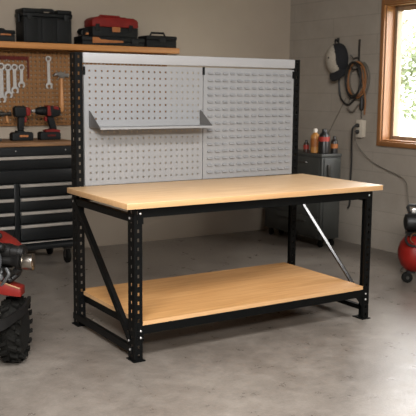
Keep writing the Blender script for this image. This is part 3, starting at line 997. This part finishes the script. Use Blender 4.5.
body = [(0, .9), (.02, 1), (.66, 1), (.74, .9), (.80, .55), (.84, .42)]
bottle(3.10, 2.36, .115, .027, body, 'bottle_brown', 'bottle_black', 'label_red', 'small brown bottle with reddish label, left end of the cabinet top', .014)
bottle(3.115, 2.245, .232, .043, body, 'bottle_tan', 'cap_white', 'orange', 'tan plastic bottle with a white cap on the steel cabinet', .02)
bottle(3.12, 2.12, .235, .052, [(0, .9), (.02, 1), (.70, 1), (.80, .85), (.86, .5), (.9, .45)], 'bottle_black', 'bottle_black', 'label_red', 'big black bottle with red label beside the tan one', .025, (.5, .68))
bottle(3.235, 2.105, .165, .034, body, 'bottle_black', 'bottle_black', 'orange', 'short black bottle with orange label, right end of the cabinet top', .016, (.3, .55))

# ------------------------------------------------------------------ things on the right wall
# cap on a hook
hk = MB().tube([(XW - .0005, 2.42, 1.985), (XW - .03, 2.42, 1.98), (XW - .035, 2.42, 2.0)], .006, 8)
hk.box(XW - .008, XW, 2.405, 2.435, 1.965, 2.01)
o = hk.build('wall_hook', 'dark_steel', None, origin=(XW, 2.42, 1.98))
tag(o, 'small dark hook on the block wall holding the cap', 'hook')
cp = thing('baseball_cap', (XW - .06, 2.41, 1.62), 'grey and black baseball cap hanging on the block wall', 'cap')
CC = Vector((XW - .012, 2.385, 1.79))
nu, nv = 64, 24
P = []; fa = []; fb = []
for j in range(nv + 1):
    v = PI / 2 * j / nv
    for i in range(nu):
        g = 2 * PI * i / nu
        r = math.cos(v)
        P.append(CC + Vector((-.145 * math.sin(v), math.cos(g) * r * .135 - .012 * math.sin(v), math.sin(g) * r * .165 + .02 * math.sin(v))))
b = MB(); b.v = P
for j in range(nv):
    for i in range(nu):
        b.f.append([j * nu + i, j * nu + (i + 1) % nu, (j + 1) * nu + (i + 1) % nu, (j + 1) * nu + i])
        g = 2 * PI * (i + .5) / nu; v = PI / 2 * (j + .5) / nv
        yy = math.cos(g) * math.cos(v); zz = math.sin(g) * math.cos(v)
        b.mi.append(0 if yy > -.55 + .8 * zz * zz * (1 if zz > 0 else -.25) and zz < .82 else 1)
b.build('crown', ['cap_grey', 'cap_black'], cp)
MB().lathe(CC + Vector((-.147, -.012, .02)), CC + Vector((-1, -.012, .02)), [(0, .010), (.004, .008), (.006, .003)], 12).build('button', 'cap_black', cp)
b = MB()
n = 14; P = []
for k in range(n + 1):
    a = -1 + 2 * k / n
    for t_ in (0, .5, 1):
        yy = a * (.125 - .02 * t_)
        dz = -.09 - .115 * t_ * (1 - .55 * a * a) - .0
        dx = -.045 - .05 * t_ * (1 - .3 * a * a) - .03 * (1 - a * a)
        P.append(CC + Vector((dx, yy - .06, dz)))
F = [(k * 3 + t_, (k + 1) * 3 + t_, (k + 1) * 3 + t_ + 1, k * 3 + t_ + 1) for k in range(n) for t_ in (0, 1)]
nP = len(P)
b.q(P + [p + Vector((.006, 0, -.004)) for p in P], F + [tuple(x + nP for x in f[::-1]) for f in F])
b.build('brim', 'cap_black', cp)
MB().tube([(XW - .012, 2.39, 1.955), (XW - .03, 2.405, 1.985), (XW - .034, 2.42, 1.993), (XW - .03, 2.435, 1.985), (XW - .012, 2.45, 1.955)], .006, 6).build('strap', 'cap_black', cp)

# hose hook and coils
hh_ = MB().box(XW - .006, XW, 2.10, 2.125, 1.775, 1.98).tube([(XW - .006, 2.112, 1.81), (XW - .06, 2.13, 1.80), (XW - .085, 2.14, 1.835)], .007, 8)
hh_.tube([(XW - .006, 2.112, 1.70), (XW - .08, 2.112, 1.695), (XW - .10, 2.112, 1.72)], .007, 8).box(XW - .006, XW, 2.10, 2.125, 1.67, 1.775)
o = hh_.build('hose_hook', 'dark_steel', None, origin=(XW, 2.11, 1.68))
tag(o, 'tall dark metal wall bracket from which the hoses hang', 'hook')


def coil(cy, cz, ry, rz_, turns, dx, tail, r, phase=PI / 2, jit=.012, sgn=1):
    pts = []
    N = int(26 * turns)
    rnd = random.Random(int(ry * 1000 + turns * 10))
    ja, jb = rnd.random() * 6, rnd.random() * 6
    for k in range(N + 1):
        a = phase + sgn * 2 * PI * turns * k / N
        rr = 1 + .05 * math.sin(1.3 * a * .37 + ja)
        pts.append((XW - dx - .012 * math.sin(a * .5 + jb), cy + ry * rr * math.cos(a), cz + rz_ * rr * math.sin(a) - (rr - 1) * rz_))
    return pts + tail


b = MB().tube(coil(2.10, 1.60, .128, .168, 2.15, .040, [], .0105), .0080, 8)
b.tube(smoothpts([(XW - .04, 2.04, 1.72), (XW - .05, 1.985, 1.55), (XW - .03, 1.975, 1.4), (XW - .025, 1.985, 1.27)], 6), .0075, 7)
o = b.build('air_hose', 'hose_orange', None, origin=(XW - .04, 2.10, 1.4)); tag(o, 'coiled orange hose hanging on the wall bracket beside the cap', 'hose')
b = MB().tube(coil(2.115, 1.60, .105, .165, 2.1, .066, [], .011), .0085, 8)
b.tube(smoothpts([(XW - .06, 2.08, 1.42), (XW - .045, 2.20, 1.36), (XW - .03, 2.32, 1.42), (XW - .03, 2.355, 1.56), (XW - .03, 2.35, 1.66)], 7), .0095, 7)
o = b.build('extension_lead', 'hose_black', None, origin=(XW - .06, 2.11, 1.38)); tag(o, 'thick black cord looped with the hoses, its end running up behind the cap', 'cord')
b = MB().tube(coil(2.08, 1.595, .132, .175, 1.6, .016, [], .010, phase=PI * .6), .0075, 8)
b.tube(smoothpts([(XW - .02, 2.20, 1.42), (XW - .03, 2.22, 1.33), (XW - .03, 2.15, 1.29), (XW - .03, 2.07, 1.36)], 6), .009, 7)
o = b.build('grey_hose', 'hose_grey', None, origin=(XW - .02, 2.09, 1.35)); tag(o, 'grey hose coiled at the back of the hanging coils', 'hose')
# dangling plug
pg = thing('loose_plug', (XW - .03, 2.07, 1.2), 'black plug dangling on a thin cord above the wall outlet', 'cord')
MB().tube(smoothpts([(XW - .04, 2.10, 1.70), (XW - .035, 2.03, 1.55), (XW - .03, 2.022, 1.44)], 6), .004, 6).build('cable', 'hose_black', pg)
MB().lathe((XW - .03, 2.022, 1.45), (XW - .03, 2.022, 1.2), [(0, .008), (.02, .013), (.04, .021), (.12, .023), (.135, .019), (.14, .01)], 12).build('plug', 'hose_black', pg)
MB().tube([(XW - .03, 2.022, 1.31), (XW - .028, 2.022, 1.232)], .004, 6).build('lead', 'hose_black', pg)

# outlet box with plugs
ob = thing('wall_outlet', (XW, 2.025, 1.065), 'ivory electrical outlet box on the block wall below the coiled hoses', 'outlet')
bx(XW - .045, XW, 1.985, 2.065, 1.055, 1.215).build('box', 'ivory', ob, bevel=.004)
bx(XW - .049, XW - .0455, 1.98, 2.07, 1.05, 1.22).build('face_plate', 'ivory', ob, bevel=.0015)
for z in (1.165, 1.105):
    MB().lathe((XW - .0492, 2.035, z), (XW - 1, 2.035, z), [(0, .02), (.002, .019)], 14).build('socket', 'ivory', ob)


def plug_cable(name, z, pts, mat, r, label):
    t = thing(name, (XW - .06, 2.065, z), label, 'cable')
    MB().lathe((XW - .0515, 2.035, z), (XW - 1, 2.035, z), [(0, .019), (.02, .02), (.032, .014), (.04, .008)], 12).build('plug', 'hose_black', t)
    MB().tube(smoothpts(pts, 8), r, 7).build('lead', mat, t)


plug_cable('power_cable', 1.165, [(XW - .09, 2.035, 1.165), (XW - .105, 2.055, 1.13), (XW - .07, 2.10, 1.0), (XW - .05, 2.115, .8), (XW - .045, 2.13, .6), (XW - .03, 2.145, .40), (XW - .03, 2.17, .345)], 'hose_black', .0085,
           'thick black cable hanging straight down from the upper outlet socket')
CPX, CPY = 2.90, .66
plug_cable('compressor_cable', 1.105, [(XW - .09, 2.035, 1.105), (XW - .105, 2.02, 1.07), (XW - .08, 2.0, .97), (XW - .04, 1.88, .85), (XW - .03, 1.72, .785), (XW - .03, 1.52, .735), (XW - .04, 1.40, .68), (XW - .08, 1.33, .55), (XW - .12, 1.22, .3), (XW - .14, 1.18, .03), (XW - .3, 1.1, .012), (3.0, .95, .012), (2.95, .86, .012)], 'hose_grey', .0042,
           'thin grey cable curving down the wall towards the red compressor')
# thin wire from the coil down to behind the cabinet
b = MB().tube([(XW - .012, 2.27, 1.42), (XW - .01, 2.48, 1.12), (XW - .01, 2.62, .93)], .0035, 6)
o = b.build('thin_wire', 'hose_grey', None, origin=(XW - .01, 2.45, .93)); tag(o, 'thin straight wire slanting from the hoses down behind the bottles', 'wire')

# ------------------------------------------------------------------ red air compressor at the right edge (local frame: u right, v away)
CA = -.561
cm = thing('air_compressor', (2.80, .64, 0), 'red portable air compressor with black motor at the right edge', 'air compressor', rz=CA)
R_, tz = .150, .232
b = MB().lathe((-.11, 0, tz), (1, 0, tz), [(0, .004), (.006, .05), (.025, .095), (.055, .13), (.09, .147), (.13, R_), (.52, R_), (.56, .147), (.595, .13), (.625, .095), (.644, .05), (.65, .004)], 32)
b.build('tank', 'red_tank', cm, local=True)
b = MB().lathe((-.072, 0, .478), (1, 0, .478), [(0, .04), (.008, .062), (.03, .072), (.25, .072), (.27, .06), (.275, .03)], 24)
mo = b.build('motor', 'engine_black', cm, local=True)
MB().box(.20, .36, -.07, .07, .385, .53).build('pump', 'cast', cm, local=True, bevel=.01)
b = MB().box(.23, .33, -.055, .055, .5305, .58)
for k in range(5):
    b.box(.22, .34, -.062, .062, .535 + k * .01, .539 + k * .01)
b.build('cylinder_head', 'cast', cm, local=True)
b = MB().box(-.05, .36, -.06, .06, .376, .405); b.build('base_plate', 'engine_black', cm, local=True, bevel=.004)
b = MB().tube([(-.03, 0, .545), (-.055, 0, .595), (-.045, 0, .612), (.02, 0, .608), (.30, 0, .608), (.34, 0, .60), (.35, 0, .58)], .012, 10)
b.build('handle', 'engine_black', cm, local=True)
MB().box(-.02, .05, -.012, .012, .55, .585).build('switch_box', 'tool_steel', cm, local=True, bevel=.005)
b = MB().tube(smoothpts([(.0, -.06, .40), (-.06, -.09, .40), (-.085, -.11, .36), (-.06, -.13, .32), (-.01, -.14, .31)], 6), .009, 8)
b.build('air_line', 'engine_black', cm, local=True)
MB().tube(smoothpts([(.02, -.075, .405), (-.03, -.10, .40), (-.05, -.12, .36), (-.03, -.14, .335)], 6), .005, 8).build('copper_pipe', 'dull_copper', cm, local=True)
MB().lathe((.06, -.09, .39), (.06, -1, .39), [(0, .02), (.012, .022), (.014, .02)], 16).build('gauge', 'chrome', cm, local=True)
b = MB().box(-.045, .015, -.05, -.01, .078, .10)
o = b.build('caster', 'engine_black', cm, local=True)
MB().lathe((-.040, -.045, .042), (-.040, .0, .042), [(0, .03), (.004, .0415), (.035, .0415), (.04, .03)], 20).build('wheel', 'rubber', o, local=True)
MB().lathe((-.040, -.048, .042), (-.040, .0, .042), [(0, .012), (.003, .014)], 14).build('hub', 'dark_steel', o, local=True)
for v in (-.17, .17):
    o = MB().lathe((.42, v - .025, .10), (.42, v + .025, .10), [(0, .08), (.006, .0995), (.044, .0995), (.05, .08)], 26).build('rear_wheel', 'rubber', cm, local=True)
    MB().lathe((.42, v - .0275, .10), (.42, v + .0275, .10), [(0, .05), (.002, .055), (.053, .055), (.055, .05)], 20).build('hub', 'tool_steel', o, local=True)
MB().cyl((.42, -.15, .10), (.42, .15, .10), .012).build('axle', 'tool_steel', cm, local=True)

# ------------------------------------------------------------------ machine at the left edge (local frame: u right, v away)
ML = thing('garden_tractor', (-.50, .40, 0), 'small red and black engine machine with knobbly tyre at the left edge', 'machine', rz=CA)


def tyre(u, v):
    R = .180; Wd = .120
    b = MB().lathe((u - Wd / 2, v, R), (1, v, R), [(0, .085), (.004, .12), (.016, .150), (.036, .163), (.06, .167), (.084, .163), (.104, .150), (.116, .12), (.12, .085)], 36)
    n = 17
    for k in range(n):
        a = 2 * PI * k / n
        for j, (uu, wd_, da, rt_) in enumerate(((-.024, .042, 0, .162), (.024, .042, .5, .162), (-.052, .026, .5, .148), (.052, .026, 0, .148))):
            g = a + da * 2 * PI / n
            c = Vector((u + uu, v, R)); rad = Vector((0, math.cos(g), math.sin(g))); tan = Vector((0, -math.sin(g), math.cos(g)))
            tilt = Vector((1, 0, 0)) * .95 + tan * (.45 if uu > 0 else -.45)
            p0 = c + rad * (rt_ - .01); p1 = c + rad * (rt_ + .0175 - (.004 if j > 1 else 0))
            sx = tilt.normalized() * wd_ / 2; st_ = tan * .013
            q_ = [p + sx * a_ + st_ * b_ * (1 if p is p0 else .75) for p in (p0, p1) for a_, b_ in ((-1, -1), (1, -1), (1, 1), (-1, 1))]
            b.q(q_, [(0, 1, 2, 3), (7, 6, 5, 4), (0, 4, 5, 1), (1, 5, 6, 2), (2, 6, 7, 3), (3, 7, 4, 0)])
    o = b.build('tyre', 'rubber', ML, local=True)
    MB().lathe((u - .05, v, R), (1, v, R), [(0, .04), (.002, .083), (.096, .083), (.1, .04)], 24).build('rim', 'engine_black', o, local=True)
    return o


tyre(.004, 0)
tyre(-.62, 0)
MB().cyl((-.57, 0, .18), (-.05, 0, .18), .02).build('axle', 'engine_black', ML, local=True)
MB().box(-.46, -.14, -.05, .60, .32, .38).build('chassis', 'engine_black', ML, local=True, bevel=.008)
# curved black guard in front of the tyre, its end curling up on the right
pts = smoothpts([(-.62, -.30, .255), (-.30, -.30, .243), (-.12, -.275, .246), (-.01, -.24, .270), (.045, -.19, .298), (.084, -.12, .322), (.088, -.05, .342), (.086, .01, .348)], 6)
b = MB(); P = []
N = len(pts)
for i, p in enumerate(pts):
    f = i / (N - 1)
    h = .029 if f < .4 else .029 - .014 * (f - .4) / .6
    d = (pts[min(i + 1, N - 1)] - pts[max(i - 1, 0)]).normalized(); s_ = d.cross(Vector((0, 0, 1))).normalized() * .008
    P += [p + s_ + Vector((0, 0, h)), p + s_ - Vector((0, 0, h)), p - s_ - Vector((0, 0, h)), p - s_ + Vector((0, 0, h))]
F = [(i * 4 + k, i * 4 + (k + 1) % 4, (i + 1) * 4 + (k + 1) % 4, (i + 1) * 4 + k) for i in range(N - 1) for k in range(4)] + [(0, 1, 2, 3), ((N - 1) * 4, (N - 1) * 4 + 1, (N - 1) * 4 + 2, (N - 1) * 4 + 3)]
b.q(P, F); b.build('front_guard', 'guard_black', ML, local=True)
MB().bar((-.3, -.29, .27), (-.3, -.04, .34), .03, .02).build('guard_bracket', 'engine_black', ML, local=True)
# red fender bar above the tyre: a slanting box beam with a worn top edge
b = MB().prism([(-.40, .545), (-.11, .500), (.072, .436), (.072, .392), (-.02, .402), (-.12, .435), (-.40, .475)], (0, -.13, 0), (1, 0, 0), (0, 0, 1), (0, .10, 0))
fd = b.build('fender', 'red_enamel', ML, local=True, bevel=.004)
MB().tube([(-.36, -.128, .5395), (-.108, -.128, .501), (.068, -.128, .4375)], .0045, 6).build('worn_edge', 'worn_edge', fd, local=True)
# shock absorber with a red sleeve, in front of the tyre
sh = MB().lathe((-.086, -.16, .19), (-.086, -.135, .46), [(0, .014), (.11, .014), (.112, .019), (.25, .019), (.27, .010)], 14).build('shock_absorber', 'tool_steel', ML, local=True)
MB().lathe((-.086, -.158, .225), (-.086, -.135, .46), [(0, .018), (.001, .0215), (.05, .0215), (.051, .018)], 14).build('red_sleeve', 'red_enamel', sh, local=True)
# engine: round cast cover, dark block, cooling fins, cylinders
DC = Vector((-.108, -.20, .588))
b = MB().lathe(DC, DC + Vector((-.015, .25, 0)), [(0, .02), (.005, .045), (.022, .070), (.045, .082), (.052, .090), (.068, .090), (.076, .082), (.2, .078)], 30)
ec = b.build('engine_cover', 'cast', ML, local=True)
b = MB().lathe(DC + Vector((0, -.004, 0)), DC + Vector((-.015, .25, 0)), [(0, .014), (.004, .02), (.008, .02)], 18)
for k in range(6):
    g = k * PI / 3
    p = DC + Vector((.064 * math.cos(g), .016, .064 * math.sin(g)))
    b.lathe(p, p + Vector((0, 1, 0)), [(0, .005), (.005, .007), (.012, .007)], 8)
b.build('cover_bolts', 'engine_black', ec, local=True)
b = MB().box(-.36, -.08, -.0, .26, .39, .60); b.build('engine_block', 'engine_black', ML, local=True, bevel=.012)
b = MB().box(-.085, .005, -.05, .11, .545, .615)
for k in range(5):
    b.box(-.09, .012, -.062, .12, .535 + k * .02, .541 + k * .02)
b.build('cooling_fins', 'engine_black', ML, local=True)
MB().lathe((-.065, -.055, .632), (.11, -.075, .616), [(0, .03), (.006, .040), (.08, .042), (.084, .036), (.12, .036), (.124, .042), (.150, .041), (.158, .030), (.16, .012)], 20).build('carburettor', 'engine_black', ML, local=True)
MB().lathe((-.02, -.10, .645), (-.05, -.13, .675), [(0, .018), (.01, .024), (.03, .024), (.04, .012)], 14).build('choke_knob', 'engine_black', ML, local=True)
mf = MB().lathe((.074, -.10, .578), (.17, -.103, .576), [(0, .030), (.004, .040), (.008, .043), (.010, .040), (.014, .043), (.052, .043), (.054, .046), (.062, .046), (.066, .040), (.067, .020)], 28).build('muffler', 'muffler', ML, local=True)
MB().lathe((-.028, -.088, .580), (.074, -.10, .578), [(0, .022), (.045, .026), (.07, .030), (.085, .044), (.098, .046), (.1025, .032)], 18).build('muffler_mount', 'engine_black', mf, local=True)
# pipes, hoses and linkages between engine and fender
b = MB().tube(smoothpts([(.045, -.06, .56), (.055, -.08, .52), (.03, -.09, .49), (-.01, -.10, .465), (-.03, -.10, .44)], 6), .015, 10)
b.tube(smoothpts([(-.05, -.08, .56), (-.03, -.11, .52), (-.06, -.12, .47)], 6), .012, 8)
b.lathe((.035, -.09, .515), (.068, -.10, .545), [(0, .012), (.008, .022), (.035, .022), (.044, .012)], 14)
b.lathe((.0, -.10, .475), (.022, -.115, .49), [(0, .01), (.005, .017), (.022, .017), (.027, .01)], 12)
b.build('pipes', 'engine_black', ML, local=True)
MB().tube(smoothpts([(-.005, -.115, .545), (.012, -.13, .515), (-.01, -.13, .48), (-.03, -.125, .455)], 6), .009, 8).build('metal_pipe', 'cast', ML, local=True)
MB().lathe((-.05, -.14, .525), (-.015, -.16, .485), [(0, .012), (.014, .021), (.038, .019), (.05, .010)], 12).build('fuel_bulb', 'cast', ML, local=True)
# red hood curving down to the right, worn tan along its lower edge, levers across it
prof = [(-.40, .68), (-.40, .812), (-.26, .812), (-.16, .798), (-.08, .772), (-.02, .735), (.018, .695), (.032, .655), (.028, .632), (.012, .632), (-.03, .668), (-.12, .69), (-.22, .70)]
HZ = -.085
prof = [(a, c_ + HZ) for a, c_ in prof]
b = MB().prism(prof, (0, -.03, 0), (1, 0, 0), (0, 0, 1), (0, .22, 0))
hd = b.build('hood', 'red_enamel', ML, local=True, bevel=.016, seg=3)
MB().prism([(-.035, .669), (.012, .634), (.026, .634), (.029, .655), (.016, .690), (.006, .688), (.012, .668), (-.03, .686), (-.10, .700), (-.10, .690)], (0, -.0312, HZ), (1, 0, 0), (0, 0, 1), (0, -.003, 0)).build('worn_edge', 'worn_edge', hd, local=True)
b = MB().tube(smoothpts([(-.24, -.07, .735), (-.15, -.065, .715), (-.10, -.06, .685), (-.07, -.06, .655), (-.045, -.065, .62)], 6), .017, 10)
b.build('control_lever', 'engine_black', ML, local=True)
b = MB().tube(smoothpts([(-.30, -.04, .765), (-.17, -.03, .755), (-.10, -.045, .735), (-.065, -.05, .715)], 6), .020, 10)
b.lathe((-.07, -.05, .72), (-.04, -.055, .695), [(0, .014), (.012, .018), (.03, .016), (.038, .008)], 12)
b.build('throttle_lever', 'engine_black', ML, local=True)
# prop stand behind the axle so the machine rests level
MB().tube([(-.34, .50, .36), (-.34, .58, .20), (-.36, .62, .012)], .014, 8).box(-.41, -.31, .59, .65, 0, .012).build('prop_stand', 'engine_black', ML, local=True)
